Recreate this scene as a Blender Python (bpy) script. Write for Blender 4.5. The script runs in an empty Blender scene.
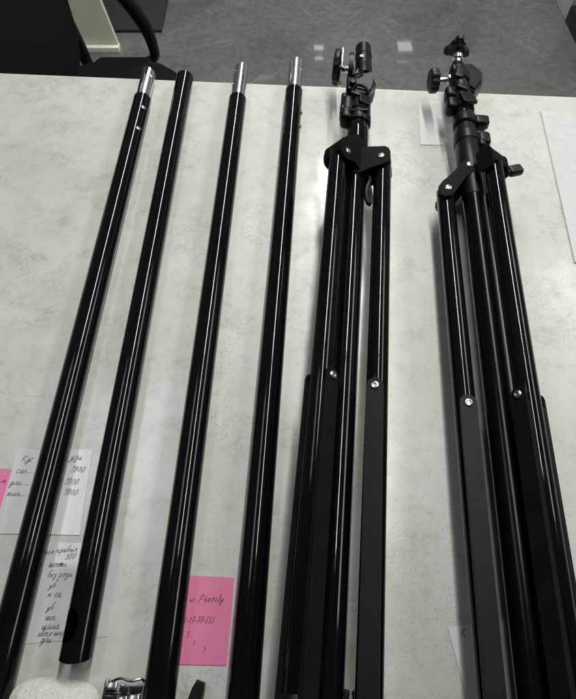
import bpy, bmesh, math, random
from mathutils import Vector, Matrix, noise
random.seed(7)
S = bpy.context.scene
C = S.collection
R = math.radians
T = 0.75                      # height of the table top above the floor
PI = math.pi

# ------------------------------------------------------------------ objects
def tag(o, label=None, cat=None, group=None, kind=None):
    if label: o['label'] = label
    if cat: o['category'] = cat
    if group: o['group'] = group
    if kind: o['kind'] = kind
    return o

def empty(name, loc, rz=0.0, label=None, cat=None, group=None):
    o = bpy.data.objects.new(name, None)
    o.empty_display_size = 0.02
    C.objects.link(o)
    o.location = loc
    o.rotation_euler = (0, 0, rz)
    return tag(o, label, cat, group)

def link(name, bm, mat, parent=None, loc=(0, 0, 0), sharp=35, recalc=True):
    if recalc:
        bmesh.ops.recalc_face_normals(bm, faces=bm.faces)
    me = bpy.data.meshes.new(name)
    bm.to_mesh(me)
    bm.free()
    for p in me.polygons:
        p.use_smooth = True
    me.set_sharp_from_angle(angle=R(sharp))
    for m in (mat if isinstance(mat, (list, tuple)) else [mat]):
        me.materials.append(m)
    o = bpy.data.objects.new(name, me)
    C.objects.link(o)
    o.location = loc
    if parent is not None:
        o.parent = parent
    return o

def mod(o, kind, **kw):
    m = o.modifiers.new(kind.lower(), kind)
    for k, v in kw.items():
        setattr(m, k, v)
    return m

# ------------------------------------------------------------------ shapes
def V(*a):
    return Vector(a)

def frame_of(d):
    d = d.normalized()
    up = V(0, 0, 1) if abs(d.z) < 0.95 else V(1, 0, 0)
    a = d.cross(up).normalized()
    b = a.cross(d).normalized()
    return a, b

def ring(bm, c, a, b, r, n, ph=0.0, rf=None):
    out = []
    for i in range(n):
        t = 2 * PI * i / n + ph
        k = r * (rf(t) if rf else 1.0)
        out.append(bm.verts.new(c + a * (math.cos(t) * k) + b * (math.sin(t) * k)))
    return out

def bridge(bm, r0, r1):
    n = len(r0)
    for i in range(n):
        bm.faces.new((r0[i], r0[(i + 1) % n], r1[(i + 1) % n], r1[i]))

def rod(bm, p0, p1, prof, n=28, rf=None, ph=0.0):
    """solid turned about p0->p1; prof = [(t along 0..1 or metres from p0, radius)] in metres"""
    p0, p1 = Vector(p0), Vector(p1)
    d = (p1 - p0).normalized()
    a, b = frame_of(d)
    rs = [ring(bm, p0 + d * t, a, b, r, n, ph, rf) for t, r in prof]
    for i in range(len(rs) - 1):
        bridge(bm, rs[i], rs[i + 1])
    bm.faces.new(rs[0][::-1])
    bm.faces.new(rs[-1])

def cyl(bm, p0, p1, r, bev=0.0008, n=28, rf=None):
    L = (Vector(p1) - Vector(p0)).length
    bev = min(bev, r * 0.4, L * 0.4)
    rod(bm, p0, p1, [(0, r - bev), (bev * .3, r - bev * .3), (bev, r), (L - bev, r), (L - bev * .3, r - bev * .3), (L, r - bev)], n, rf)

def pipe(bm, p0, p1, ro, ri, n=40, ring_n=2):
    """open hollow tube"""
    p0, p1 = Vector(p0), Vector(p1)
    d = (p1 - p0)
    L = d.length
    d.normalize()
    a, b = frame_of(d)
    e = min(0.0006, (ro - ri) * .4)
    prof = [(0, ri + e), (0, ro - e), (e, ro)]
    for i in range(1, ring_n):
        prof.append((L * i / ring_n, ro))
    prof += [(L - e, ro), (L, ro - e), (L, ri + e), (L - e, ri), (e, ri)]
    rs = [ring(bm, p0 + d * t, a, b, r, n) for t, r in prof]
    for i in range(len(rs)):
        bridge(bm, rs[i], rs[(i + 1) % len(rs)])

def cpipe(bm, p0, p1, ro, ri, gap, roll, slant=0.0, n=36):
    """split tube with a slit of angle gap centred at roll; far end cut on a slant"""
    p0, p1 = Vector(p0), Vector(p1)
    d = (p1 - p0)
    L = d.length
    d.normalize()
    a, b = frame_of(d)
    rows = []
    for t in (0, 1):
        ro_v, ri_v = [], []
        for i in range(n + 1):
            th = roll + gap / 2 + (2 * PI - gap) * i / n
            u = a * math.cos(th) + b * math.sin(th)
            l = 0 if t == 0 else L + slant * math.cos(th)
            ro_v.append(bm.verts.new(p0 + d * l + u * ro))
            ri_v.append(bm.verts.new(p0 + d * l + u * ri))
        rows.append((ro_v, ri_v))
    (o0, i0), (o1, i1) = rows
    for i in range(n):
        bm.faces.new((o0[i], o0[i + 1], o1[i + 1], o1[i]))
        bm.faces.new((i0[i], i1[i], i1[i + 1], i0[i + 1]))
        bm.faces.new((o1[i], o1[i + 1], i1[i + 1], i1[i]))
        bm.faces.new((o0[i], i0[i], i0[i + 1], o0[i + 1]))
    bm.faces.new((o0[0], o1[0], i1[0], i0[0]))
    bm.faces.new((o0[n], i0[n], i1[n], o1[n]))

def box(bm, c, s, bev=0.001, M=None, seg=2):
    if bev >= .0018 and max(s) < .05:
        bev, seg = bev * 1.7, 4
    r = bmesh.ops.create_cube(bm, size=1.0)
    vs = r['verts']
    for v in vs:
        v.co = Vector((v.co.x * s[0], v.co.y * s[1], v.co.z * s[2]))
    if bev > 0:
        es = list({e for v in vs for e in v.link_edges})
        g = bmesh.ops.bevel(bm, geom=es, offset=min(bev, min(s) * .45), segments=seg, affect='EDGES', profile=.6)
        vs = list({v for f in g['faces'] for v in f.verts} | {v for v in vs if v.is_valid})
    for v in vs:
        p = v.co.copy()
        if M is not None:
            p = M @ p
        v.co = p + Vector(c)

def prism(bm, poly, ex, ey, ez, o, h, bev=0.0006):
    """polygon in (ex, ey) extruded +-h/2 along ez about o"""
    ex, ey, ez, o = Vector(ex), Vector(ey), Vector(ez), Vector(o)
    lo = [bm.verts.new(o + ex * x + ey * y - ez * h / 2) for x, y in poly]
    hi = [bm.verts.new(o + ex * x + ey * y + ez * h / 2) for x, y in poly]
    f0 = bm.faces.new(lo[::-1])
    f1 = bm.faces.new(hi)
    n = len(poly)
    for i in range(n):
        bm.faces.new((lo[i], lo[(i + 1) % n], hi[(i + 1) % n], hi[i]))
    if bev:
        es = list(set(f0.edges) | set(f1.edges))
        bmesh.ops.bevel(bm, geom=es, offset=bev, segments=2, affect='EDGES')

def spline(pts, k=6):
    out = []
    n = len(pts)
    P = [Vector(p) for p in pts]
    for i in range(n - 1):
        p0, p1, p2, p3 = P[max(i - 1, 0)], P[i], P[i + 1], P[min(i + 2, n - 1)]
        for j in range(k):
            t = j / k
            out.append(0.5 * ((2 * p1) + (p2 - p0) * t + (2 * p0 - 5 * p1 + 4 * p2 - p3) * t * t + (3 * p1 - p0 - 3 * p2 + p3) * t ** 3))
    out.append(P[-1])
    return out

def sweep(bm, pts, rad, n=14, flat=1.0):
    """tube through points, rad number or list; flat squashes one axis"""
    P = [Vector(p) for p in pts]
    m = len(P)
    rs = rad if isinstance(rad, (list, tuple)) else [rad] * m
    a = None
    rings = []
    for i in range(m):
        d = (P[min(i + 1, m - 1)] - P[max(i - 1, 0)]).normalized()
        if a is None:
            a, b = frame_of(d)
        else:
            a = (a - d * a.dot(d)).normalized()
            b = a.cross(d).normalized()
        rings.append([bm.verts.new(P[i] + a * (math.cos(2 * PI * k / n) * rs[i]) + b * (math.sin(2 * PI * k / n) * rs[i] * flat)) for k in range(n)])
    for i in range(m - 1):
        bridge(bm, rings[i], rings[i + 1])
    bm.faces.new(rings[0][::-1])
    bm.faces.new(rings[-1])

def NB():
    return bmesh.new()

# ------------------------------------------------------------------ materials
def new_mat(name):
    m = bpy.data.materials.new(name)
    m.use_nodes = True
    nt = m.node_tree
    b = nt.nodes['Principled BSDF']
    return m, nt, b

def N(nt, kind, **kw):
    n = nt.nodes.new(kind)
    for k, v in kw.items():
        if k in n.inputs.keys() if isinstance(k, str) else False:
            n.inputs[k].default_value = v
        else:
            setattr(n, k, v)
    return n

def ramp(nt, src, stops):
    r = nt.nodes.new('ShaderNodeValToRGB')
    el = r.color_ramp.elements
    el[0].position, el[0].color = stops[0][0], (*stops[0][1], 1)
    el[1].position, el[1].color = stops[-1][0], (*stops[-1][1], 1)
    for p, c in stops[1:-1]:
        e = el.new(p)
        e.color = (*c, 1)
    nt.links.new(src, r.inputs[0])
    return r

def coords(nt, scale=(1, 1, 1), kind='Object'):
    tc = nt.nodes.new('ShaderNodeTexCoord')
    mp = nt.nodes.new('ShaderNodeMapping')
    mp.inputs['Scale'].default_value = scale
    nt.links.new(tc.outputs[kind], mp.inputs[0])
    return mp.outputs[0]

def noise_tex(nt, vec, scale, detail=5, rough=.55, dist=0.0):
    n = nt.nodes.new('ShaderNodeTexNoise')
    n.inputs['Scale'].default_value = scale
    n.inputs['Detail'].default_value = detail
    n.inputs['Roughness'].default_value = rough
    n.inputs['Distortion'].default_value = dist
    nt.links.new(vec, n.inputs['Vector'])
    return n

def mixc(nt, fac, a, b, mode='MIX'):
    m = nt.nodes.new('ShaderNodeMix')
    m.data_type = 'RGBA'
    m.blend_type = mode
    for sock, val in ((m.inputs[0], fac), (m.inputs[6], a), (m.inputs[7], b)):
        if hasattr(val, 'is_linked'):
            nt.links.new(val, sock)
        elif isinstance(val, (int, float)):
            sock.default_value = val
        else:
            sock.default_value = (*val, 1)
    return m.outputs[2]

def simple(name, col, rough=.5, metal=0.0, var=.12, scale=60, rvar=.08, bump=0.0, bscale=300, coat=0.0, crough=.05, stretch=(1, 1, 1), spec=.5):
    m, nt, b = new_mat(name)
    vec = coords(nt, stretch)
    n = noise_tex(nt, vec, scale)
    lo = tuple(c * (1 - var) for c in col)
    hi = tuple(min(1, c * (1 + var)) for c in col)
    r = ramp(nt, n.outputs[0], [(.3, lo), (.7, hi)])
    nt.links.new(r.outputs[0], b.inputs['Base Color'])
    rr = ramp(nt, n.outputs[0], [(.3, (max(0, rough - rvar),) * 3), (.7, (min(1, rough + rvar),) * 3)])
    nt.links.new(rr.outputs[0], b.inputs['Roughness'])
    b.inputs['Metallic'].default_value = metal
    b.inputs['Coat Weight'].default_value = coat
    b.inputs['Coat Roughness'].default_value = crough
    b.inputs['Specular IOR Level'].default_value = spec
    if bump:
        n2 = noise_tex(nt, vec, bscale, 3)
        bp = nt.nodes.new('ShaderNodeBump')
        bp.inputs['Strength'].default_value = bump
        bp.inputs['Distance'].default_value = .001
        nt.links.new(n2.outputs[0], bp.inputs['Height'])
        nt.links.new(bp.outputs[0], b.inputs['Normal'])
    return m

def laminate():
    m, nt, b = new_mat('mottled laminate')
    vec = coords(nt)
    big = noise_tex(nt, vec, 6, 5, .6, .1)
    mid = noise_tex(nt, vec, 34, 12, .74, .25)
    c1 = ramp(nt, big.outputs[0], [(.3, (.535, .532, .487)), (.5, (.600, .595, .556)), (.7, (.645, .643, .610))])
    c2 = ramp(nt, mid.outputs[0], [(.34, (.71, .705, .67)), (.45, (.91, .91, .895)), (.57, (1.0, 1.0, 1.0))])
    col = mixc(nt, .75, c1.outputs[0], c2.outputs[0], 'MULTIPLY')
    # irregular worn veins
    vn = noise_tex(nt, vec, 24, 8, .72, .5)
    ab = nt.nodes.new('ShaderNodeMath'); ab.operation = 'SUBTRACT'; ab.inputs[1].default_value = .5
    nt.links.new(vn.outputs[0], ab.inputs[0])
    a2 = nt.nodes.new('ShaderNodeMath'); a2.operation = 'ABSOLUTE'
    nt.links.new(ab.outputs[0], a2.inputs[0])
    vr = ramp(nt, a2.outputs[0], [(0.0, (.74, .735, .71)), (.02, (1, 1, 1))])
    patch = ramp(nt, noise_tex(nt, vec, 11, 3).outputs[0], [(.48, (0, 0, 0)), (.62, (1, 1, 1))])
    col = mixc(nt, patch.outputs[0], col, mixc(nt, 1.0, col, vr.outputs[0], 'MULTIPLY'))
    # dark specks, uneven over the top
    def specks(scale, size, keep):
        v = nt.nodes.new('ShaderNodeTexVoronoi')
        v.inputs['Scale'].default_value = scale
        nt.links.new(vec, v.inputs['Vector'])
        lt = nt.nodes.new('ShaderNodeMath'); lt.operation = 'LESS_THAN'; lt.inputs[1].default_value = size
        nt.links.new(v.outputs['Distance'], lt.inputs[0])
        sx = nt.nodes.new('ShaderNodeSeparateColor')
        nt.links.new(v.outputs['Color'], sx.inputs[0])
        k = nt.nodes.new('ShaderNodeMath'); k.operation = 'LESS_THAN'
        nt.links.new(sx.outputs[0], k.inputs[0])
        nt.links.new(keep, k.inputs[1])
        mu = nt.nodes.new('ShaderNodeMath'); mu.operation = 'MULTIPLY'
        nt.links.new(lt.outputs[0], mu.inputs[0]); nt.links.new(k.outputs[0], mu.inputs[1])
        return mu.outputs[0]
    dv = nt.nodes.new('ShaderNodeVectorMath'); dv.operation = 'DISTANCE'
    dv.inputs[1].default_value = (.115, -.71, T)
    nt.links.new(vec, dv.inputs[0])
    kx = nt.nodes.new('ShaderNodeMapRange')         # wear gathered in one patch
    kx.inputs['From Min'].default_value = .05; kx.inputs['From Max'].default_value = .24
    kx.inputs['To Min'].default_value = .62; kx.inputs['To Max'].default_value = .06
    nt.links.new(dv.outputs['Value'], kx.inputs['Value'])
    cl = ramp(nt, noise_tex(nt, vec, 9, 3).outputs[0], [(.38, (.08,) * 3), (.6, (1,) * 3)])
    kk = nt.nodes.new('ShaderNodeMath'); kk.operation = 'MULTIPLY'
    nt.links.new(kx.outputs[0], kk.inputs[0]); nt.links.new(cl.outputs[0], kk.inputs[1])
    s1 = specks(520, .21, kk.outputs[0])
    s2 = specks(150, .07, kk.outputs[0])
    col = mixc(nt, s1, col, mixc(nt, .66, col, (.12, .115, .10)))
    col = mixc(nt, s2, col, mixc(nt, .8, col, (.09, .085, .07)))
    nt.links.new(col, b.inputs['Base Color'])
    rr = ramp(nt, mid.outputs[0], [(.3, (.42,) * 3), (.7, (.3,) * 3)])
    nt.links.new(rr.outputs[0], b.inputs['Roughness'])
    b.inputs['Coat Weight'].default_value = .48
    b.inputs['Coat Roughness'].default_value = .06
    sm = noise_tex(nt, vec, 14, 4)
    sr = ramp(nt, sm.outputs[0], [(.35, (.07,) * 3), (.7, (.2,) * 3)])
    nt.links.new(sr.outputs[0], b.inputs['Coat Roughness'])
    return m

def floor_mat():
    m, nt, b = new_mat('grey marbled floor')
    vec = coords(nt)
    n = noise_tex(nt, vec, 2.6, 8, .65, .8)
    c = ramp(nt, n.outputs[0], [(.3, (.075, .080, .077)), (.55, (.110, .116, .111)), (.75, (.150, .156, .149))])
    n2 = noise_tex(nt, vec, 34, 6, .7, .5)
    c2 = ramp(nt, n2.outputs[0], [(.3, (.68, .68, .68)), (.7, (1.38, 1.38, 1.35))])
    col = mixc(nt, .8, c.outputs[0], c2.outputs[0], 'MULTIPLY')
    # pale veins and scuffs
    for sc, rot, w, amt in ((1.5, .62, .0045, .50), (3.0, -.55, .0040, .30), (2.3, 1.15, .0035, .30), (4.5, .25, .003, .2)):
        mp = nt.nodes.new('ShaderNodeMapping')
        m0 = nt.nodes.new('ShaderNodeMapping')
        m0.inputs['Rotation'].default_value = (0, 0, rot)
        nt.links.new(vec, m0.inputs[0])
        mp.inputs['Scale'].default_value = (1.0, .05, 1)
        nt.links.new(m0.outputs[0], mp.inputs[0])
        q = noise_tex(nt, mp.outputs[0], sc, 5, .55, .1)
        s = nt.nodes.new('ShaderNodeMath'); s.operation = 'SUBTRACT'; s.inputs[1].default_value = .5
        nt.links.new(q.outputs[0], s.inputs[0])
        a = nt.nodes.new('ShaderNodeMath'); a.operation = 'ABSOLUTE'
        nt.links.new(s.outputs[0], a.inputs[0])
        r = ramp(nt, a.outputs[0], [(0, (amt,) * 3), (w, (0, 0, 0))])
        msk = ramp(nt, noise_tex(nt, vec, 3.1 + sc, 2).outputs[0], [(.46, (0, 0, 0)), (.6, (1, 1, 1))])
        f = nt.nodes.new('ShaderNodeMath'); f.operation = 'MULTIPLY'
        nt.links.new(r.outputs[0], f.inputs[0]); nt.links.new(msk.outputs[0], f.inputs[1])
        col = mixc(nt, f.outputs[0], col, (.25, .25, .23))
    nt.links.new(col, b.inputs['Base Color'])
    b.inputs['Roughness'].default_value = .42
    b.inputs['Coat Weight'].default_value = .8
    b.inputs['Coat Roughness'].default_value = .035
    return m

def gloss_black(name, rough=.16, stretch=(1, .06, 1), spec=.27):
    m, nt, b = new_mat(name)
    vec = coords(nt, stretch)
    n = noise_tex(nt, vec, 90, 4)
    r = ramp(nt, n.outputs[0], [(.3, (.0015, .0017, .0022)), (.7, (.004, .0044, .0056))])
    nt.links.new(r.outputs[0], b.inputs['Base Color'])
    v2 = coords(nt)
    n2 = noise_tex(nt, v2, 40, 5)
    n5 = noise_tex(nt, coords(nt, (1, .25, 1)), 260, 6, .7)
    nm = mixc(nt, .45, n2.outputs[0], n5.outputs[0])
    rr = ramp(nt, nm, [(.36, (rough * .7,) * 3), (.5, (rough,) * 3), (.66, (rough * 2.2,) * 3)])
    nt.links.new(rr.outputs[0], b.inputs['Roughness'])
    n3 = noise_tex(nt, coords(nt, (1, .35, 1)), 110, 3)
    bp = nt.nodes.new('ShaderNodeBump')
    bp.inputs['Strength'].default_value = .085
    bp.inputs['Distance'].default_value = .0006
    b.inputs['Specular IOR Level'].default_value = spec
    nt.links.new(n3.outputs[0], bp.inputs['Height'])
    nt.links.new(bp.outputs[0], b.inputs['Normal'])
    return m

def paper(name, col, shade=.06):
    m, nt, b = new_mat(name)
    vec = coords(nt)
    n = noise_tex(nt, vec, 28, 4)
    r = ramp(nt, n.outputs[0], [(.3, tuple(c * (1 - shade) for c in col)), (.7, col)])
    f = noise_tex(nt, vec, 900, 2)
    fr = ramp(nt, f.outputs[0], [(.3, (.95,) * 3), (.7, (1,) * 3)])
    nt.links.new(mixc(nt, 1.0, r.outputs[0], fr.outputs[0], 'MULTIPLY'), b.inputs['Base Color'])
    b.inputs['Roughness'].default_value = .6
    b.inputs['Coat Weight'].default_value = .9
    b.inputs['Coat Roughness'].default_value = .06
    return m

M_lam = laminate()
M_edge = simple('pale edge band', (.62, .58, .46), .4, var=.05)
M_floor = floor_mat()
M_tube = gloss_black('gloss black enamel', .075)
M_leg = gloss_black('black enamel on legs', .085)
M_satin = gloss_black('satin black enamel', .34, spec=.22)
M_bar = simple('satin black bar', (.0080, .0083, .0090), .45, var=.14, scale=40, rvar=.05, bump=.06, bscale=700, spec=.13)
M_plas = simple('black moulded plastic', (.0032, .0032, .0036), .40, var=.15, scale=90, rvar=.03, bump=.05, bscale=900, spec=.22)
M_brk = simple('matt black bracket', (.0030, .0030, .0034), .62, var=.15, scale=60, rvar=.04, bump=.05, bscale=800, spec=.09)
M_col = simple('black column enamel', (.0026, .0027, .0031), .2, var=.1, scale=60, rvar=.03, spec=.13)
M_knob = simple('dark grey rubbery plastic', (.008, .0084, .0092), .42, var=.12, scale=90, rvar=.03, bump=.06, bscale=900, spec=.3)
M_chrome = simple('brushed aluminium', (.62, .64, .66), .24, 1.0, var=.06, scale=60, rvar=.06, stretch=(1, .05, 1))
M_screw = simple('bright zinc', (.78, .78, .77), .22, 1.0, var=.05)
M_dark = simple('dark slot', (.004, .004, .004), .6)
M_fabric = simple('black chair fabric', (.0042, .0042, .0044), .9, var=.25, scale=500, bump=.25, bscale=1200, spec=.15)
M_arm = simple('black chair plastic', (.012, .0125, .013), .42, var=.12, scale=70, bump=.1, bscale=700)
M_white = paper('white note paper', (.64, .65, .635))
M_white2 = paper('greyed note paper', (.58, .59, .575), .1)
M_pink = paper('pink note paper', (.77, .20, .40), .06)
M_ink = simple('dark ink', (.085, .085, .10), .6, var=.3, scale=400)
M_inkp = simple('faded ink', (.13, .04, .075), .6, var=.3, scale=400)
M_fuzz = simple('off white pile', (.60, .585, .535), .95, var=.05, scale=160, bump=.4, bscale=600, spec=.1)
M_steel = simple('polished steel', (.26, .255, .24), .2, 1.0, var=.06, scale=200)
M_beige = simple('beige board', (.62, .61, .50), .5, var=.10, scale=14)
M_beige2 = simple('pale beige strip', (.76, .75, .66), .5, var=.06, scale=20)
M_mat = simple('black rubber mat', (.012, .012, .012), .8, var=.3, scale=160, bump=.3)
M_cab = simple('pale grey panel', (.52, .52, .50), .45, var=.06, scale=12)
M_plinth = simple('black plinth', (.006, .006, .006), .5)

# ------------------------------------------------------------------ setting
bm = NB()
bmesh.ops.create_grid(bm, x_segments=1, y_segments=1, size=14)
tag(link('floor', bm, M_floor), kind='structure')

yaw = math.atan(-0.0689)
table = empty('table', (0, 0.867, 0), yaw, 'wide table with mottled pale grey laminate top, covered with poles and stands', 'table')
def table_part(name, c, s, mat, bev=.002):
    bm = NB()
    box(bm, (0, 0, 0), s, bev)
    return link(name, bm, mat, table, c)
top = table_part('tabletop', (0.05, -0.60, T - .0125), (2.5, 1.194, .025), M_lam, .0012)
# keep the pattern in world-like coordinates
top_shift = Vector((0.05, -0.60, T - .0125))
for v in top.data.vertices:
    v.co += top_shift
top.location = (0, 0, 0)
table_part('edge_band', (0.05, -0.0014, T - .0128), (2.5, .0028, .0244), M_edge, .0009)
for x in (-1.05, 1.15):
    table_part('side_panel', (x, -0.62, (T - .025) / 2), (.03, 1.0, T - .0255), M_beige)

# ------------------------------------------------------------------ crossbar poles
def boolean_cut(o, cutter):
    m = o.modifiers.new('cut', 'BOOLEAN')
    m.operation = 'DIFFERENCE'
    m.solver = 'EXACT'
    m.object = cutter
    dg = bpy.context.evaluated_depsgraph_get()
    me = bpy.data.meshes.new_from_object(o.evaluated_get(dg))
    o.modifiers.clear()
    o.data = me
    bpy.data.objects.remove(cutter)
    me.set_sharp_from_angle(angle=R(35))

PR = 0.0136
POLES = 'black crossbar poles lying side by side on the table'
def pole(far, near, label, chrome=0.0, roll=R(90), screws=(), slot=False, slant=.002, holes=()):
    """far, near: (x, y) of the black tube's ends on the table"""
    fx, fy = far
    nx, ny = near
    L = math.hypot(fx - nx, fy - ny)
    rz = -math.atan2(fx - nx, fy - ny)
    t = empty('crossbar_pole', (nx, ny, T), rz, label, 'pole', POLES)
    z = PR + .0004
    bm = NB()
    pipe(bm, (0, 0, z), (0, L, z), PR, PR - .0014, 48)
    if slot:
        for v in bm.verts:
            if v.co.y < .01:
                v.co.y -= .0058 * (v.co.z - z) / PR
    tube = link('tube', bm, M_tube, t)
    if slot:
        cb = NB()
        ang = R(128)
        u = V(math.cos(ang), 0, math.sin(ang))
        w = V(-math.sin(ang), 0, math.cos(ang))
        poly = []
        for k in range(24):
            th = 2 * PI * k / 24
            yy = .0088 * math.sin(th)
            poly.append((.0088 * math.cos(th), yy + (.005 if yy > 0 else -.005 if yy < 0 else 0)))
        prism(cb, poly, w, (0, 1, 0), u, V(0, .0235, z) + u * PR, .014, 0)
        cut = link('cutter', cb, M_dark)
        cut.matrix_world = Matrix.Translation(t.location) @ Matrix.Rotation(rz, 4, 'Z')
        bpy.context.view_layer.update()
        boolean_cut(tube, cut)
    if chrome:
        bm = NB()
        cpipe(bm, (0, L - .05, z), (0, L + chrome, z), .0112, .0096, R(26), roll, slant)
        ins = link('connector', bm, M_chrome, t)
        for (dy, ang, r) in holes:
            u = V(math.cos(ang), 0, math.sin(ang))
            bm = NB()
            c = V(0, L + dy, z) + u * .0108
            rod(bm, c, c + u, [(0, r), (.0008, r), (.0014, r * .7), (.0016, r * .3)], 18)
            link('spring_button', bm, M_screw, ins)
    for dy, ang in screws:
        u = V(math.cos(ang), 0, math.sin(ang))
        c = V(0, L + dy, z) + u * (PR - .0006)
        bm = NB()
        rod(bm, c, c + u, [(0, .0040), (.0012, .0040), (.0021, .0031), (.0025, .0015)], 20)
        sc = link('screw', bm, M_screw, tube)
        bm = NB()
        w = V(-math.sin(ang), 0, math.cos(ang))
        prism(bm, [(-.0024, -.00045), (.0024, -.00045), (.0024, .00045), (-.0024, .00045)], (w + V(0, 1, 0)).normalized(), (w - V(0, 1, 0)).normalized(), u, c + u * .0025, .0006, 0)
        link('screw_slot', bm, M_dark, sc)
    return t

pole((-.2271, .8077), (-.2443, -.035), 'black pole with slotted chrome end and two visible screws, leftmost of the four',
     chrome=.071, roll=R(97), screws=((-.034, R(48)), (-.083, R(48))), holes=((.050, R(40), .003),), slant=-.006)
pole((-.1662, .8650), (-.1812, .0377), 'plain black pole without a chrome end, an oval hole near its close end', slot=True)
pole((-.0785, .8077), (-.1080, -.032), 'black pole with chrome end lying along the left edge of the pink note',
     chrome=.082, roll=R(62), holes=((.068, R(160), .0024), (.035, R(165), .002)), slant=.002)
pole((.0095, .8281), (-.0385, -.02), 'black pole with chrome end between the pink note and the nearer folded stand',
     chrome=.076, roll=R(125), screws=((-.056, R(8)), (-.088, R(8))), holes=((.050, R(25), .0032),), slant=.002)

# ------------------------------------------------------------------ folded stands
CZ = .0445        # height of the column's axis over the table
LR = .0345        # distance of the leg axes from it
RL = .0113

def pol(ang, r, y=0.0):
    return V(math.cos(ang) * r, y, CZ + math.sin(ang) * r)

def knurled(n=10, amt=.06):
    return lambda t: 1.0 - amt * (0.5 + 0.5 * math.cos(n * t)) ** 2

def knob(bm, c, axis, r, th, lobes=10, amt=.07):
    c, axis = Vector(c), Vector(axis).normalized()
    e = th * .12
    rod(bm, c - axis * th / 2, c + axis * th / 2,
        [(0, r * .86), (e, r * .97), (th * .25, r), (th * .75, r), (th - e, r * .96), (th, r * .84)], 60, knurled(lobes, amt))

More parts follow.
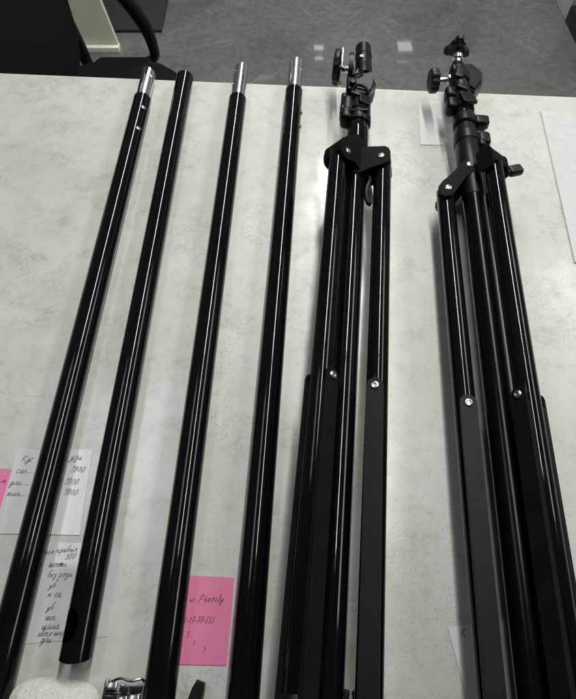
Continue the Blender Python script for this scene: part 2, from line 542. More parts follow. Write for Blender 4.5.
def make_stand(loc, a, angs, offs, label, by, tops, lows, colmat, strap=False):
    t = empty('folded_stand', loc, -a, label, 'stand', 'folded black tripod stands lying on the table')
    # column
    bm = NB()
    rod(bm, (0, -.63, CZ), (0, .075, CZ), [(0, .0134), (.001, .0142), (.625, .0142), (.705, .0142)], 40)
    col = link('column', bm, colmat, t)
    # hub with three forked arms
    bm = NB()
    rod(bm, (0, -.03, CZ), (0, .02, CZ), [(0, .0146), (.002, .0151), (.03, .0151), (.048, .0150), (.05, .0146)], 36)
    hub = link('hub', bm, M_plas, t)
    for num, (ang, oy, ty, lo) in enumerate(zip(angs, offs, tops, lows)):
        er = V(math.cos(ang), 0, math.sin(ang))
        et = V(-math.sin(ang), 0, math.cos(ang))
        bm = NB()
        k = (ty - .014) / .024
        ot = oy + .004 * k
        poly = [(.001, ty - .001), (.0125, ty), (.020, ty - .002), (.0400, .014 + ot), (.0448, .0095 + ot), (.0466, .003 + ot), (.0470, -.004 + oy), (.0470, -.0125 + oy),
                (.0455, -.0165 + oy), (.0420, -.0190 + oy), (.034, -.0205 + oy), (.020, lo + .008), (.004, lo), (.001, lo + .003)]
        if strap and num == 1:              # this leg only has a rounded cap over its end
            poly = [(.0215, .0245), (.030, .0275), (.0385, .0262), (.0440, .0215), (.0468, .014), (.0470, -.004), (.0462, -.0125), (.042, -.0165), (.034, -.017), (.027, -.0125), (.0225, -.004)]
        if strap and num == 0:              # this one is a long bent strap
            poly = [(.001, ty - .002), (-.004, ty - .004), (-.008, ty - .012), (-.004, ty - .030), (.010, lo - .008), (.022, -.024), (.030, -.0385), (.040, -.0405), (.0455, -.0365), (.0470, -.030), (.0462, -.021), (.0400, -.0105), (.024, .006), (.012, ty - .012), (.006, ty - .003)][::-1]
        for s in (-1, 1):
            prism(bm, poly, er, (0, 1, 0), et, V(0, 0, CZ) + et * (s * .0138), .0032, .0010)
        web = [(.0145, ty - .0006), (.020, ty - .0026), (.0400, .0134 + ot), (.0448, .0089 + ot), (.0462, .003 + ot), (.0464, -.010 + oy), (.0440, -.010 + oy), (.0432, .001 + oy), (.0385, .0095 + ot), (.019, ty - .008), (.0145, ty - .006)]
        if strap and num == 1:
            web = [(.0215, .0238), (.030, .0268), (.0385, .0255), (.0434, .0210), (.0461, .0138), (.0463, -.004), (.0440, -.004), (.0438, .012), (.0415, .0185), (.037, .0225), (.030, .0238), (.0215, .0205)]
        if strap and num == 0:
            web = [(.012, ty - .013), (.024, .005), (.0398, -.0115), (.0455, -.0215), (.0462, -.030), (.0440, -.030), (.038, -.0145), (.022, .001), (.010, ty - .017)]
        prism(bm, web, er, (0, 1, 0), et, (0, 0, CZ), .0274, 0)
        arm = link('leg_bracket', bm, M_brk, t)
        for s in (-1, 1):
            bm = NB()
            c = pol(ang, LR, -.004 + oy) + et * (s * .0152)
            rod(bm, c, c + et * s, [(0, .0044), (.0009, .0044), (.0016, .0034), (.0017, .0018), (.0010, .0014)], 22)
            if not (strap and num == 1):
                link('bolt', bm, M_screw, arm)
        if strap and num == 0:
            bm = NB()
            c = pol(ang, .0045, .020) - et * .0150
            rod(bm, c, c - et, [(0, .0040), (.0009, .0040), (.0016, .0031), (.0017, .0016)], 22)
            link('bolt', bm, M_screw, arm)
    # legs, each flanked by its pair of brace bars
    for ang, oy in zip(angs, offs):
        er = V(math.cos(ang), 0, math.sin(ang))
        et = V(-math.sin(ang), 0, math.cos(ang))
        top = pol(ang, LR + .0012, .004 + oy)
        bot = pol(ang, LR - .0012, -.622)
        bm = NB()
        d = (bot - top)
        Ln = d.length
        rod(bm, top, bot, [(0, RL * .8), (.0015, RL), (Ln * .5, RL), (Ln - .001, RL), (Ln, RL * .95)], 36)
        leg = link('leg', bm, M_leg, t)
        bm = NB()
        cyl(bm, bot + V(0, .006, 0), bot + V(0, -.04, 0), RL + .0016, .003)
        link('rubber_foot', bm, M_plas, leg)
        for s in (-1, 1):
            y0, y1 = by, -.655
            c0 = pol(ang, LR - .0008, y0) + et * (s * .0137)
            hw = .0084
            n = 10
            poly = [(hw * math.cos(PI * k / n), hw * math.sin(PI * k / n) + .001) for k in range(n + 1)]
            poly += [(-hw, y1 - y0), (hw, y1 - y0)]
            bm = NB()
            prism(bm, poly, er, (0, 1, 0), et, c0, .0024, .0005)
            # folded lips of the channel
            for q in (-1, 1):
                prism(bm, [(-.0007, -.008), (.0007, -.008), (.0007, y1 - y0), (-.0007, y1 - y0)], er, (0, 1, 0), et, c0 + er * (q * (hw - .0007)) - et * (s * .0028), .0040, 0)
            br = link('brace', bm, M_bar, leg)
            bm = NB()
            c = c0 + et * (s * .0011)
            rod(bm, c, c + et * s, [(0, .0043), (.0010, .0043), (.0019, .0034), (.0021, .0022), (.0014, .0012)], 24)
            link('bolt', bm, M_screw, br)
    # lower collar that carries the braces, and its thumb screw
    bm = NB()
    rod(bm, (0, -.665, CZ), (0, -.632, CZ), [(0, .016), (.002, .0175), (.031, .0175), (.033, .016)], 32)
    for ang in angs:
        er = V(math.cos(ang), 0, math.sin(ang))
        et = V(-math.sin(ang), 0, math.cos(ang))
        prism(bm, [(.012, -.012), (.030, -.012), (.030, .012), (.012, .012)], er, (0, 1, 0), et, (0, -.648, CZ), .018, .001)
    link('lower_collar', bm, M_plas, t)
    bm = NB()
    for dx in (-.0032, .0032):
        sweep(bm, spline([(.019 + dx * .4, -.640, CZ - .006), (.0195 + dx * 1.3, -.622, CZ - .004), (.0195 + dx, -.6085, CZ - .004)], 5), [.0028] * 5 + [.0026] * 5 + [.0016], 10)
    cyl(bm, (.0195, -.650, CZ - .006), (.0195, -.624, CZ - .006), .0068, .001)
    link('thumb_screw', bm, M_plas, t)
    return t, hub, col

# --- stand in the middle
A1 = .100
st, hub, col = make_stand((.0912, .621, T), A1, (R(134), R(12), R(256)), (-.012, .0, .0),
                          'folded black stand beside the poles, one big round clamp knob on its head', -.346, (.036, .017, .036), (-.030, -.034, -.02), M_tube)
def P(x, y, z):
    return V(x, y, CZ + z)
# upper sections of the column with their locking collars
bm = NB()
rod(bm, P(0, .015, 0), P(0, .088, 0), [(0, .0150), (.004, .0157), (.045, .0157), (.070, .0150), (.073, .0138)], 40)
link('upper_tube', bm, M_leg, st)
bm = NB()
rod(bm, P(0, .082, 0), P(0, .104, 0), [(0, .0166), (.002, .0178), (.018, .0178), (.022, .0162)], 36)
box(bm, P(-.018, .094, .004), (.016, .024, .024), .004)
box(bm, P(-.0235, .101, .006), (.008, .020, .017), .003)
cyl(bm, P(-.016, .094, .014), P(.012, .094, .0175), .003)
link('collar', bm, M_plas, st)
bm = NB()
cyl(bm, P(0, .08, 0), P(0, .16, 0), .0128, .001)
link('middle_tube', bm, M_leg, st)
bm = NB()
rod(bm, P(0, .106, 0), P(0, .136, 0), [(0, .0150), (.002, .0168), (.026, .0168), (.030, .0150)], 36)
box(bm, P(-.017, .118, .003), (.016, .034, .022), .004)
box(bm, P(-.0225, .128, .004), (.009, .030, .015), .003)
box(bm, P(.006, .120, .015), (.018, .020, .007), .002, Matrix.Rotation(R(24), 3, 'Y'))
box(bm, P(-.004, .131, .0165), (.020, .006, .005), .0015, Matrix.Rotation(R(-20), 3, 'Z'))
link('collar', bm, M_plas, st)
# head: pivot block, cheek plates, crossbar socket, clamp knob
bm = NB()
prism(bm, [(-.012, .135), (.010, .132), (.0195, .148), (.0225, .166), (.017, .186), (.010, .202), (-.010, .204), (-.014, .170)],
      (1, 0, 0), (0, 1, 0), (0, 0, 1), (0, 0, CZ + .002), .027, .005)
sweep(bm, spline([P(-.013, .142, .012), P(-.006, .150, .0185), P(.006, .146, .0185), P(.013, .138, .013)], 6), .0021, 10)
sweep(bm, spline([P(-.017, .178, .012), P(-.008, .176, .0185), P(.002, .184, .0180)], 6), .0018, 10)
cyl(bm, P(-.012, .160, .012), P(-.012, .160, .0195), .0055, .001, 20)
head = link('head_block', bm, M_plas, st)
bm = NB()
rr = []
for k in range(24):
    th = 2 * PI * k / 24
    rr.append((.205 + .029 * math.cos(th), .004 + .026 * math.sin(th)))
prism(bm, rr, (0, 1, 0), (0, 0, 1), (1, 0, 0), (-.0165, 0, CZ), .0075, .0015)
box(bm, P(-.0165, .168, .004), (.009, .040, .020), .003)
link('cheek_plate', bm, M_plas, st)
bm = NB()
pipe(bm, P(.004, .192, .006), P(.001, .262, .008), .0122, .0098, 36)
rod(bm, P(.004, .188, .006), P(.003, .212, .007), [(0, .0105), (.001, .0128), (.022, .0128), (.024, .0118)], 32)
rod(bm, P(.0022, .236, .0073), P(.0012, .25, .008), [(0, .0122), (.001, .0130), (.003, .0130), (.004, .0122)], 32)
sock = link('socket', bm, M_plas, st)
bm = NB()
c = P(-.0015, .222, .0188)
rod(bm, c, c + V(-.12, -.05, 1), [(0, .0034), (.0012, .0034), (.002, .0026), (.002, .0016), (.001, .0012)], 22)
link('screw', bm, M_screw, sock)
bm = NB()
cyl(bm, P(-.031, .212, .004), P(-.012, .207, .004), .0048, .0006)
link('knob_shaft', bm, M_screw, st)
bm = NB()
knob(bm, P(-.0375, .214, .004), (1, -.06, 0), .0262, .0105, 14, .05)
kn = link('clamp_knob', bm, M_knob, st)
bm = NB()
box(bm, P(-.0305, .214, .004), (.0022, .0565, .010), .0004, Matrix.Rotation(R(36), 3, 'X'))
link('washer_bar', bm, M_screw, kn)
# little catch hanging between the legs
bm = NB()
pts = spline([P(.0135, -.018, .004), P(.0185, -.040, .012), P(.0150, -.058, .014), P(.0150, -.072, .012), P(.0190, -.082, .010), P(.0200, -.070, .012), P(.0185, -.055, .013)], 5)
sweep(bm, pts, [.0022 + .0012 * math.sin(PI * i / (len(pts) - 1)) for i in range(len(pts))], 10)
link('catch', bm, M_plas, st)

# --- stand on the right
A2 = .083
CZ = .0405
st, hub, col = make_stand((.2430, .590, T), A2, (R(184), R(57), R(306)), (-.020, .000, .0),
                          'folded black stand at the right end of the row, three knobs around its head', -.333, (.038, .036, .03), (.006, -.012, -.02), M_col, True)
def P(x, y, z):
    return V(x, y + .022, CZ + z)
bm = NB()
rod(bm, P(0, -.007, 0), P(0, .090, 0), [(0, .0160), (.004, .0172), (.060, .0172), (.062, .0160), (.092, .0156), (.097, .0140)], 40)
rod(bm, P(0, .030, 0), P(0, .036, 0), [(0, .0160), (.001, .0172), (.005, .0172), (.006, .0160)], 36)
link('upper_tube', bm, M_plas, st)
bm = NB()
rod(bm, P(0, .052, 0), P(0, .072, 0), [(0, .0162), (.0015, .0180), (.018, .0180), (.020, .0165)], 36)
box(bm, P(.021, .060, .004), (.018, .024, .020), .004)
box(bm, P(.0165, .046, .010), (.010, .014, .012), .003)
link('collar', bm, M_plas, st)
bm = NB()
cyl(bm, P(0, .085, 0), P(0, .165, 0), .0128, .001)
link('middle_tube', bm, M_leg, st)
bm = NB()
rod(bm, P(0, .092, 0), P(0, .114, 0), [(0, .0148), (.002, .0166), (.019, .0166), (.022, .0150)], 36)
box(bm, P(.021, .101, .003), (.020, .020, .018), .004)
box(bm, P(.029, .103, .003), (.008, .017, .014), .003)
link('collar', bm, M_plas, st)
bm = NB()
rod(bm, P(0, .128, 0), P(0, .168, 0), [(0, .0140), (.002, .0160), (.020, .0165), (.038, .0158), (.040, .0140)], 36)
box(bm, P(-.018, .134, .004), (.016, .024, .022), .006)
box(bm, P(-.018, .160, .004), (.016, .022, .022), .006)
box(bm, P(.004, .140, .0155), (.024, .022, .006), .002, Matrix.Rotation(R(16), 3, 'Y') @ Matrix.Rotation(R(20), 3, 'Z'))
box(bm, P(-.002, .163, .016), (.018, .010, .007), .002, Matrix.Rotation(R(-32), 3, 'Z'))
link('collar', bm, M_plas, st)
# head with ball-like pivot, angular clamp jaw and three knobs
bm = NB()
rod(bm, P(-.001, .160, .002), P(-.003, .236, .008), [(0, .0125), (.012, .0150), (.028, .0140), (.036, .0155), (.052, .0150), (.066, .0112), (.074, .0085)], 30)
box(bm, P(-.004, .196, .0175), (.014, .026, .008), .003, Matrix.Rotation(R(-14), 3, 'Z'))
box(bm, P(-.010, .212, .014), (.010, .016, .010), .003)
sweep(bm, spline([P(-.013, .182, .012), P(-.002, .190, .0195), P(.010, .186, .014)], 5), .0022, 10)
head = link('head_block', bm, M_plas, st)
bm = NB()
hexa = [(.004, .256), (.020, .258), (.0335, .238), (.0315, .214), (.018, .188), (.006, .202)]
prism(bm, hexa, (1, 0, 0), (0, 1, 0), (0, 0, 1), (0, 0, CZ - .002), .026, .003)
link('clamp_jaw', bm, M_plas, st)
bm = NB()
cyl(bm, P(-.034, .196, .004), P(-.010, .200, .005), .0042, .0005)
rod(bm, P(-.0195, .1985, .0045), P(-.0125, .1995, .005), [(0, .0062), (.001, .007), (.006, .007), (.007, .006)], 6)
link('knob_shaft', bm, M_screw, st)
bm = NB()
knob(bm, P(-.040, .195, .004), (1, .10, 0), .0180, .0135, 8, .10)
link('side_knob', bm, M_knob, st)
bm = NB()
cyl(bm, P(-.003, .226, .010), P(-.0035, .256, .018), .0052, .0006)
rod(bm, P(-.0030, .238, .0130), P(-.0033, .247, .0155), [(0, .0066), (.001, .0078), (.007, .0078), (.009, .006)], 24)
link('knob_shaft', bm, M_screw, st)
bm = NB()
wing = []
for k in range(48):
    th = 2 * PI * k / 48
    r = .0095 + .0125 * (0.5 + 0.5 * math.cos(3 * (th - .45))) ** 1.3
    wing.append((r * math.cos(th), r * math.sin(th)))
ax = V(.10, .93, .26).normalized()
ea = V(1, 0, -.05)
ea = (ea - ax * ea.dot(ax)).normalized()
eb = ax.cross(ea)
prism(bm, wing, ea, eb, ax, P(-.0035, .259, .0200), .0115, .0025)
link('wing_knob', bm, M_knob, st)
# lever knob on the right-hand leg bracket
bm = NB()
cyl(bm, P(.022, -.0195, .012), P(.046, -.0095, .012), .0040, .0006)
cyl(bm, P(.024, -.0187, .012), P(.039, -.0124, .012), .0058, .001)
lk = link('knob_shaft', bm, M_plas, st)
bm = NB()
Mr = Matrix.Rotation(R(20), 3, 'Z')
box(bm, P(.0540, -.0062, .012), (.020, .0150, .011), .003, Mr)
box(bm, P(.0425, -.0108, .012), (.009, .0105, .010), .002, Mr)
link('lever_knob', bm, M_knob, st)

# ------------------------------------------------------------------ handwriting
G = {
 'u': (1.2, [[(0, .9), (.05, .3), (.25, 0), (.5, .2), (.6, .95), (.6, .3), (.75, 0), (1.0, .2)]]),
 'к': (1.1, [[(.1, 1.0), (.05, 0)], [(.8, 1.0), (.15, .5), (.5, .3), (.8, 0), (1.0, .1)]]),
 'К': (1.5, [[(.3, 2.0), (.05, 0)], [(1.2, 2.0), (.3, 1.0), (.7, .6), (1.1, 0), (1.4, .2)]]),
 'у': (1.1, [[(.05, 1), (.1, .4), (.35, .2), (.7, .9), (.55, -.2), (.2, -.9), (0, -.7), (.4, -.1), (.95, .3)]]),
 'с': (.9, [[(.75, .8), (.4, 1), (.08, .5), (.3, 0), (.8, .2)]]),
 'а': (1.15, [[(.75, .85), (.4, 1), (.06, .45), (.3, 0), (.65, .4), (.8, 1), (.75, .2), (.9, 0), (1.1, .2)]]),
 'л': (1.0, [[(0, .05), (.15, .1), (.5, 1), (.65, .1), (.95, .15)]]),
 'д': (1.1, [[(.7, .85), (.4, 1), (.05, .5), (.3, 0), (.65, .4), (.8, 1), (.6, -.5), (.3, -1), (.15, -.7), (.5, -.1), (1.05, .3)]]),
 'и': (1.25, [[(.05, 1), (.05, .2), (.25, 0), (.55, .4), (.65, 1), (.65, .2), (.8, 0), (1.15, .25)]]),
 'н': (1.15, [[(.1, 1), (.05, 0)], [(.05, .5), (.7, .55)], [(.75, 1), (.7, .15), (.85, 0), (1.1, .2)]]),
 'м': (1.4, [[(0, .05), (.15, .1), (.35, 1), (.5, .25), (.85, 1), (.95, .1), (1.3, .15)]]),
 'т': (1.7, [[(.05, 1), (.08, 0)], [(.08, .6), (.35, 1), (.55, .8), (.55, 0)], [(.55, .6), (.85, 1), (1.05, .8), (1.05, .1), (1.25, 0), (1.6, .2)]]),
 'ш': (1.7, [[(.05, 1), (.1, .1), (.3, 0), (.55, 1), (.6, .1), (.8, 0), (1.05, 1), (1.1, .1), (1.3, 0), (1.6, .2)]]),
 'б': (1.0, [[(.75, 2.0), (.35, 1.8), (.05, .7), (.3, 0), (.7, .4), (.5, .95), (.1, .7)]]),
 'е': (.9, [[(.05, .4), (.6, .7), (.4, 1), (.1, .6), (.2, .05), (.8, .2)]]),
 'р': (1.1, [[(.15, 1), (-.05, -1.1)], [(.1, .6), (.45, 1), (.75, .6), (.5, .05), (.2, .15)]]),
 'о': (1.0, [[(.45, 1), (.08, .5), (.35, 0), (.75, .5), (.45, 1), (.9, .85)]]),
 'з': (.95, [[(.1, .85), (.45, 1), (.6, .75), (.25, .5), (.6, .2), (.4, -.8), (.1, -.8), (.5, -.1), (.9, .2)]]),
 'п': (1.3, [[(.1, 1), (.05, 0)], [(.08, .6), (.45, 1), (.7, .8), (.68, .1), (.85, 0), (1.2, .2)]]),
 'ж': (1.5, [[(.05, .9), (.3, .5), (.05, .05)], [(.65, 1), (.6, 0)], [(1.2, .95), (.6, .5), (.95, .1), (1.4, .1)]]),
 'в': (1.0, [[(.2, .1), (.1, 1.2), (.4, 2.0), (.55, 1.5), (.15, .9), (.7, .7), (.6, .05), (.15, .1)]]),
 'я': (1.1, [[(.05, .05), (.4, .5)], [(.75, 0), (.8, 1), (.35, .95), (.35, .55), (.75, .5), (.75, .1), (1.0, .1)]]),
 'ы': (1.5, [[(.08, 1), (.08, .1), (.45, 0), (.55, .45), (.1, .5)], [(.95, 1), (.9, .1), (1.1, 0), (1.4, .2)]]),
 'ф': (1.3, [[(.75, 1.6), (.45, -1)], [(.6, .9), (.1, .6), (.25, .05), (.6, .2), (1.05, .9), (1.1, .2), (.6, .1)]]),
 'w': (1.5, [[(.05, 1), (.2, .05), (.6, .8), (.75, .05), (1.2, 1), (1.4, .9)]]),
 'P': (1.5, [[(.35, 2.2), (-.1, -.3)], [(.0, 1.8), (.7, 2.4), (1.2, 1.8), (.7, 1.1), (.25, 1.1)]]),
 'h': (1.1, [[(.4, 2.2), (.05, 0)], [(.1, .4), (.5, 1), (.65, .7), (.6, .1), (.9, .1)]]),
 'y': (1.1, [[(.05, 1), (.1, .3), (.35, .1), (.7, .9), (.45, -.6), (.1, -1.0), (.3, -.3), (.95, .3)]]),
 'l': (.7, [[(.05, .2), (.45, 1.8), (.35, 2.2), (.15, 1.4), (.2, .1), (.55, .1)]]),
 '0': (1.1, [[(.55, 1.7), (.1, .9), (.35, 0), (.85, .8), (.55, 1.7)]]),
 '1': (.7, [[(.1, 1.2), (.5, 1.8), (.25, 0)]]),
 '3': (1.0, [[(.15, 1.6), (.6, 1.7), (.55, 1.1), (.3, .95), (.7, .6), (.45, 0), (.05, .15)]]),
 '5': (1.0, [[(.85, 1.75), (.3, 1.7), (.2, 1.0), (.6, 1.05), (.65, .4), (.3, 0), (.05, .2)]]),
 '6': (1.0, [[(.7, 1.7), (.2, .9), (.2, .1), (.6, .2), (.6, .8), (.2, .6)]]),
 '7': (1.0, [[(.1, 1.6), (.85, 1.7), (.3, 0)], [(.25, .85), (.75, .9)]]),
 '8': (1.0, [[(.75, 1.5), (.4, 1.8), (.25, 1.4), (.6, .8), (.45, 0), (.1, .3), (.5, .95), (.8, 1.45)]]),
 '-': (.8, [[(.1, .75), (.65, .8)]]),
 '.': (.5, [[(.1, .0), (.25, .12)]]),
 ',': (.5, [[(.2, .1), (.05, -.35)]]),
 ')': (.7, [[(.2, 1.9), (.55, 1.0), (.1, -.2)]]),
 ' ': (.8, []),
}
def write(bm, text, x, y, rot, xh, w=.00045, z=.0004, slant=.32, jit=.10, rnd=None):
    """ribbons of ink along a baseline starting at (x, y) in the note's frame"""
    rnd = rnd or random.Random(sum(ord(c) * (i + 3) for i, c in enumerate(text)))
    cr, sr = math.cos(rot), math.sin(rot)
    cx = 0.0
    for ch in text:
        adv, polys = G[ch]
        k = 1 + rnd.uniform(-.12, .12)
        dy = rnd.uniform(-jit, jit)
        for pl in polys:
            pts = spline([(px + rnd.uniform(-.05, .05), py * k + dy + rnd.uniform(-.04, .04), 0) for px, py in pl], 5)
            lastn = None
            prev = None
            for i, p in enumerate(pts):
                q = pts[min(i + 1, len(pts) - 1)] - pts[max(i - 1, 0)]
                if q.length < 1e-6:
                    continue
                q.normalize()
                nrm = V(-q.y, q.x, 0)
                ww = w / xh * (.5 + .18 * math.sin(i * 1.3 + cx))
                row = []
                for s in (-1, 1):
                    g = p + nrm * (s * ww)
                    gx = (cx + g.x + slant * g.y) * xh
                    gy = g.y * xh
                    row.append(bm.verts.new((x + gx * cr - gy * sr, y + gx * sr + gy * cr, z)))
                if prev:
                    bm.faces.new((prev[0], row[0], row[1], prev[1]))
                prev = row
        cx += adv * (1 + rnd.uniform(-.06, .08))
    return cx * xh

def note(name, corners, mat, label, cat, group=None, z=.0007, curl=.0, th=.00018):
    """sheet with given world corners TL, TR, BR, BL; its frame is the world frame moved to the centre"""
    cx = sum(c[0] for c in corners) / 4
    cy = sum(c[1] for c in corners) / 4
    root = empty(name, (cx, cy, T + z), 0, label, cat, group)
    bm = NB()
    n = 12
    grid = []
    for j in range(n + 1):
        v = j / n
        row = []
        for i in range(n + 1):
            u = i / n
            x = (corners[0][0] * (1 - u) + corners[1][0] * u) * (1 - v) + (corners[3][0] * (1 - u) + corners[2][0] * u) * v - cx
            y = (corners[0][1] * (1 - u) + corners[1][1] * u) * (1 - v) + (corners[3][1] * (1 - u) + corners[2][1] * u) * v - cy
            row.append(bm.verts.new((x, y, curl * (v ** 3))))
        grid.append(row)
    for j in range(n):
        for i in range(n):
            bm.faces.new((grid[j][i], grid[j + 1][i], grid[j + 1][i + 1], grid[j][i + 1]))
    sh = link('sheet', bm, mat, root)
    for p in sh.data.polygons:
        p.use_smooth = False
    mod(sh, 'SOLIDIFY', thickness=th, offset=-1)
    return root, cx, cy

def ink(root, lines, cx, cy, mat, rot, xh, w=.00040):
    bm = NB()
    for (txt, x, y, *o) in lines:
        r = o[0] if o else rot
        h = o[1] if len(o) > 1 else xh
        write(bm, txt, x - cx, y - cy, r, h, w)
    link('handwriting', bm, mat, root, recalc=False)

NOTES = 'handwritten notes lying on the table under the poles'
r, cx, cy = note('paper_note', [(-.286, .2325), (-.2055, .2325), (-.2025, .144), (-.281, .1455)], M_white,
                 'white square note with handwritten prices ending in 1800, crossed by the leftmost pole', 'note', NOTES)
ink(r, [('Ку', -.2775, .2195), ('с', -.2690, .2195), ('узи', -.2265, .2215), ('сал......', -.2800, .2068), ('1800', -.2235, .2078),
        ('дли......', -.2830, .1945), ('1800', -.2275, .1950), ('мин......', -.2835, .1832), ('1800', -.2262, .1838)], cx, cy, M_ink, -.02, .0036)
r, cx, cy = note('paper_note', [(-.2500, .1372), (-.1635, .1362), (-.1600, .0555), (-.2420, .0490)], M_white2,
                 'long white handwritten list showing between the two leftmost poles', 'note', NOTES, z=.0004)
ink(r, [('для прибыл', -.2330, .1262, .10, .0028), ('300', -.2120, .1215, .05, .0029), ('шта', -.2260, .1150), ('ны', -.2172, .1155), ('без рози', -.2250, .1055),
        ('уб', -.2215, .0965), ('м ск,'.replace('к', 'а'), -.2215, .0885), ('уб', -.2195, .0775), ('шт', -.2190, .0690), ('шина', -.2205, .0613, .05),
        ('авто широк', -.2230, .0555, .07, .0025), ('дли', -.2190, .0512, .03)], cx, cy, M_ink, .02, .0029)
r, cx, cy = note('sticky_note', [(-.1005, .1074), (-.0500, .1050), (-.0535, .0330), (-.1030, .0338)], M_pink,
                 'bright pink sticky note with faint handwriting, lying between two poles near the front', 'sticky note', NOTES)
ink(r, [('w. Pheолly'.replace('о', 'о').replace('e', 'е'), -.0905, .0835, .03, .0031), ('6-17-77-55)', -.0945, .0662, .02, .0028),
        ('5 .', -.0905, .0545), (')', -.0845, .0490), (',', -.0735, .0470), (')', -.0745, .0435)], cx, cy, M_inkp, .02, .0024, .00038)
r, cx, cy = note('sticky_note', [(-.345, .2120), (-.2853, .2112), (-.2866, .1690), (-.347, .1690)], M_pink,
                 'bright pink sticky note at the left border beside the white price note', 'sticky note', NOTES)
ink(r, [('м', -.2925, .1965, -.2)], cx, cy, M_inkp, 0, .0034)
r, cx, cy = note('paper_note', [(.1430, .0627), (.2100, .0720), (.2210, .004), (.1545, -.010)], M_white,
                 'white note with only its corner showing beside the right-hand stand', 'note', NOTES)
ink(r, [('К', .1535, .0548)], cx, cy, M_ink, .1, .0034)
r, cx, cy = note('paper_strip', [(.2085, .8240), (.2440, .8220), (.2330, .7170), (.1985, .7182)], simple('matt strip paper', (.64, .64, .61), .7, var=.05),
                 'narrow white paper strip lying left of the right-hand stand head', 'paper strip')
r, cx, cy = note('plastic_sheet', [(.3965, .7968), (.640, .7860), (.612, .4750), (.3687, .4880)], simple('milky plastic', (.62, .625, .60), .3, var=.03, coat=1.0),
                 'thin milky plastic sheet lying flat at the right edge of the table', 'plastic sheet', z=.0022, th=.0018)

# ------------------------------------------------------------------ fuzzy cloth
bm = NB()
nu, nv = 150, 170
rndz = random.Random(5)
hx, hy, hh = .050, .085, .032
def dome(u, v):
    k = max(0.0, 1 - abs(u) ** 3.2) ** .5 * max(0.0, 1 - abs(v) ** 4.5) ** .5
    return k
gr = []
for j in range(nv + 1):
    row = []
    for i in range(nu + 1):
        u = 2 * i / nu - 1
        v = 2 * j / nv - 1
        # rounded-square plan
        s = math.sqrt(max(u * u, v * v)) / max(1e-6, (abs(u) ** 3.5 + abs(v) ** 3.5) ** (1 / 3.5)) if (u or v) else 1
        x, y = u * s * hx, v * s * hy
        p = V(x * 40, y * 40, 3.1)
        z = hh * dome(u * .999, v * .999) * (1 + .16 * noise.noise(p)) + .0012 * noise.noise(p * 7) + .0009 * noise.noise(p * 31) + rndz.uniform(-.00025, .00025)
        row.append(bm.verts.new((x, y, max(z, 0.0005))))
    gr.append(row)
for j in range(nv):
    for i in range(nu):
        bm.faces.new((gr[j][i], gr[j][i + 1], gr[j + 1][i + 1], gr[j + 1][i]))
faces = list(bm.faces)
bm.normal_update()
rnd = random.Random(3)
for f in rnd.choices(faces, k=7000):
    c = f.calc_center_median() + V(rnd.uniform(-.0007, .0007), rnd.uniform(-.0007, .0007), 0)
    d = (f.normal + V(rnd.uniform(-.9, .9), rnd.uniform(-.9, .9), rnd.uniform(-.3, .5))).normalized()
    s = V(rnd.uniform(-1, 1), rnd.uniform(-1, 1), 0).normalized() * .00022
    h = rnd.uniform(.0005, .0016)
    bm.faces.new((bm.verts.new(c - s), bm.verts.new(c + s), bm.verts.new(c + d * h)))
cl = link('fuzzy_cloth', bm, M_fuzz, None, (-.2005, -.0615, T + .0004), sharp=180, recalc=False)
cl.rotation_euler = (0, 0, R(-4))
tag(cl, 'fuzzy off white cloth with a rounded edge at the front left of the table', 'cloth')

# ------------------------------------------------------------------ metal link strap
strap = empty('metal_strap', (-.137, .006, T), R(-3), 'shiny metal strap of small links beside the front end of a pole', 'metal strap')
for row in range(4):
    bm = NB()
    for cxx in (-.0120, -.0015, .0085):
        w = .0085 if cxx == -.0015 else .0105
        yy = .0098 - row * .0082
        rs_ = random.Random(row * 7 + int(cxx * 2000))
        box(bm, (cxx, yy + rs_.uniform(-.0008, .0008), .0062 + rs_.uniform(-.0008, .0016)), (w * rs_.uniform(.75, 1.0), .0066 * rs_.uniform(.7, 1.0), .0055), .0008,
            Matrix.Rotation(rs_.uniform(-.25, .25), 3, 'X') @ Matrix.Rotation(rs_.uniform(-.12, .12), 3, 'Z'))
    cyl(bm, (-.0165, .0058 - row * .0082, .0052), (.0135, .0058 - row * .0082, .0052), .0013, .0003, 12)
    link('link_row', bm, M_steel, strap)
bm = NB()
box(bm, (-.0170, .007, .0060), (.0022, .018, .009), .0008)
sweep(bm, spline([(-.015, .013, .007), (-.006, .0165, .0085), (.004, .0150, .0095), (.012, .0170, .0075), (.0165, .0125, .006)], 6), .0011, 8)
link('clasp', bm, M_steel, strap)

# ------------------------------------------------------------------ black clip tip
clip = empty('black_clip', (-.0792, .000, T), R(-14), 'black plastic clip with a blunt tip poking in between two poles at the front', 'clip')
bm = NB()
prism(bm, [(-.0075, -.05), (.0070, -.05), (.0062, -.008), (.0052, .016), (.0040, .0215), (-.0030, .0220), (-.0046, .016), (-.0060, 0)],
      (1, 0, 0), (0, 1, 0), (0, 0, 1), (0, 0, .0075), .011, .002)
link('lever', bm, M_plas, clip)
bm = NB()
box(bm, (.001, -.03, .0142), (.008, .03, .0026), .001)
link('grip_pad', bm, M_knob, clip)

# ------------------------------------------------------------------ office chair beyond the table
ch = empty('office_chair', (-.50, 1.20, 0), 0, 'black office chair with a looped armrest standing beyond the far table edge', 'office chair')
def chz(z):
    return T + z
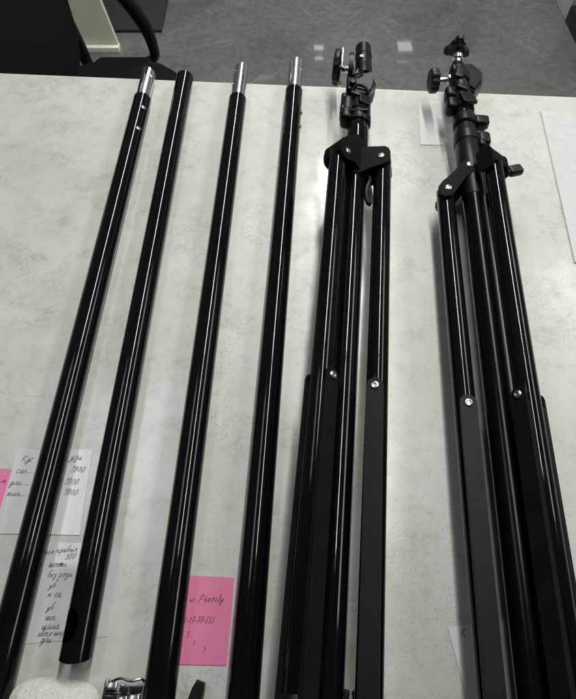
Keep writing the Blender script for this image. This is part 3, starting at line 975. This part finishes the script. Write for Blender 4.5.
# seat: rounded slab
bm = NB()
def rrect(x0, x1, y0, y1, r, n=8):
    o = []
    for (cx, cy, a0) in ((x1 - r, y1 - r, 0), (x0 + r, y1 - r, 90), (x0 + r, y0 + r, 180), (x1 - r, y0 + r, 270)):
        for k in range(n + 1):
            th = R(a0 + 90 * k / n)
            o.append((cx + r * math.cos(th), cy + r * math.sin(th)))
    return o
prism(bm, rrect(-.06, .232, -.26, .205, .085), (1, 0, 0), (0, 1, 0), (0, 0, 1), (0, 0, chz(-.315)), .075, .02)
link('seat', bm, M_fabric, ch)
bm = NB()
prism(bm, rrect(-.26, .228, chz(-.30), chz(.16), .06), (0, 1, 0), (0, 0, 1), (1, 0, 0), (-.065, 0, 0), .085, .02)
link('backrest', bm, M_fabric, ch)
bm = NB()
loop = [(-.022, .235, -.335), (-.030, .235, -.275), (-.044, .235, -.19), (-.055, .235, -.125), (-.01, .235, -.097), (.055, .235, -.098), (.105, .235, -.138),
        (.142, .235, -.205), (.155, .235, -.262), (.150, .235, -.30), (.10, .232, -.312), (.04, .232, -.312), (.005, .234, -.312)]
sp = spline([(x, y, chz(z)) for x, y, z in loop], 6)
m_ = len(sp)
rad = []
for i in range(m_):
    t = i / m_
    rad.append(.0080 + .0055 * math.exp(-((t - .50) / .13) ** 2) + .003 * math.exp(-((t - .1) / .12) ** 2))
sweep(bm, sp, rad, 16, 1.5)
link('armrest', bm, M_arm, ch)
bm = NB()
cyl(bm, (.07, -.02, .13), (.07, -.02, chz(-.36)), .028)
for k in range(5):
    th = 2 * PI * k / 5 + .3
    e = V(.07 + .27 * math.cos(th), -.02 + .27 * math.sin(th), .075)
    sweep(bm, [(.07, -.02, .13), (.07 + .13 * math.cos(th), -.02 + .13 * math.sin(th), .11), e], [.024, .02, .014], 12)
base = link('base', bm, M_arm, ch)
for k in range(5):
    th = 2 * PI * k / 5 + .3
    bm = NB()
    c = V(.07 + .27 * math.cos(th), -.02 + .27 * math.sin(th), .032)
    cyl(bm, c + V(-.022 * math.sin(th), .022 * math.cos(th), 0), c - V(-.022 * math.sin(th), .022 * math.cos(th), 0), .03, .006)
    link('caster', bm, M_plas, base)

# leaning beige board, black mat, pale cabinet
bd = empty('beige_board', (-.669, 2.223, 0), 0, 'beige board standing on the floor, seen through the chair armrest loop', 'board')
bm = NB()
prism(bm, [(-.62, .022), (-.004, .022), (-.115, .62), (-.62, .62)], (1, 0, 0), (0, .10, .995), (0, -.995, .10), (0, .02, 0), .02, .002)
link('panel', bm, M_beige, bd)
bm = NB()
box(bm, (-.31, .008, .011), (.62, .034, .022), .002)
link('base_strip', bm, M_beige2, bd)
bm = NB()
box(bm, (-.77, 2.86, .006), (.505, 1.0, .012), .004)
tag(link('floor_mat', bm, M_mat), 'black mat lying on the grey floor behind the chair', 'mat')
cb = empty('cabinet', (1.16, 2.45, 0), 0, 'pale grey cabinet side with a black plinth at the top right corner', 'cabinet')
bm = NB()
box(bm, (.25, .55, .55), (.5, 1.1, 1.1), .004)
link('panel', bm, M_cab, cb)
bm = NB()
box(bm, (.255, -.42, .60), (.46, .82, 1.07), .004)
link('panel', bm, M_cab, cb)
bm = NB()
box(bm, (.25, -.42, .032), (.5, .835, .064), .002)
link('plinth', bm, M_plinth, cb)

# ------------------------------------------------------------------ light
def area(name, loc, size, power, col=(1, 1, 1), target=None):
    l = bpy.data.lights.new(name, 'AREA')
    l.shape = 'RECTANGLE'
    l.size, l.size_y = size
    l.energy = power
    l.color = col
    o = bpy.data.objects.new(name, l)
    C.objects.link(o)
    o.location = loc
    if target is not None:
        o.rotation_euler = (Vector(target) - Vector(loc)).to_track_quat('-Z', 'Y').to_euler()
    return o
HZ = 2.65
area('ceiling_lamp_row', (.345, 2.70, HZ), (.10, 2.5), 66, (1.0, .99, .955))
area('near_ceiling_lamp', (.345, 0.97, HZ), (.09, .90), 14, (1.0, .99, .96))
area('right_lamp_row', (2.15, 1.4, HZ), (.75, 2.4), 45, (1.0, .99, .955))
area('left_lamp_panel', (-.84, .95, HZ), (.40, .9), 5.5, (.86, .94, 1.0))
for x, y, sx, sy, p in ((.370, 6.77, .11, .10, 2.4), (.367, 6.55, .10, .06, 1.3), (1.41, 6.80, .17, .20, 6), (1.355, 6.48, .15, .03, .5)):
    area('far_ceiling_lamp', (x, y, HZ), (sx, sy), p * .07)

w = bpy.data.worlds.new('World')
S.world = w
w.use_nodes = True
bg = w.node_tree.nodes['Background']
bg.inputs[0].default_value = (.95, .98, 1.0, 1)
wn = w.node_tree
tc = wn.nodes.new('ShaderNodeTexCoord')
sp_ = wn.nodes.new('ShaderNodeSeparateXYZ')
wn.links.new(tc.outputs['Generated'], sp_.inputs[0])
mr = wn.nodes.new('ShaderNodeMapRange')          # the room is darker behind the photographer
mr.inputs['From Min'].default_value = -.5
mr.inputs['From Max'].default_value = .6
mr.inputs['To Min'].default_value = .035
mr.inputs['To Max'].default_value = .10
wn.links.new(sp_.outputs[1], mr.inputs['Value'])
wn.links.new(mr.outputs[0], bg.inputs[1])

# ------------------------------------------------------------------ camera
cam = bpy.data.cameras.new('camera')
co = bpy.data.objects.new('camera', cam)
C.objects.link(co)
cam.sensor_fit = 'HORIZONTAL'
cam.sensor_width = 36
cam.lens = 36 * 577 / 576
cam.clip_start = .02
cam.clip_end = 100
co.location = (0, 0, T + .571)
co.rotation_euler = (R(90 - 58), 0, 0)
S.camera = co
S.render.resolution_x, S.render.resolution_y = 844, 1024
S.view_settings.view_transform = 'Standard'
S.view_settings.look = 'None'
S.view_settings.exposure = 0
S.cycles.use_denoising = True
S.cycles.max_bounces = 8
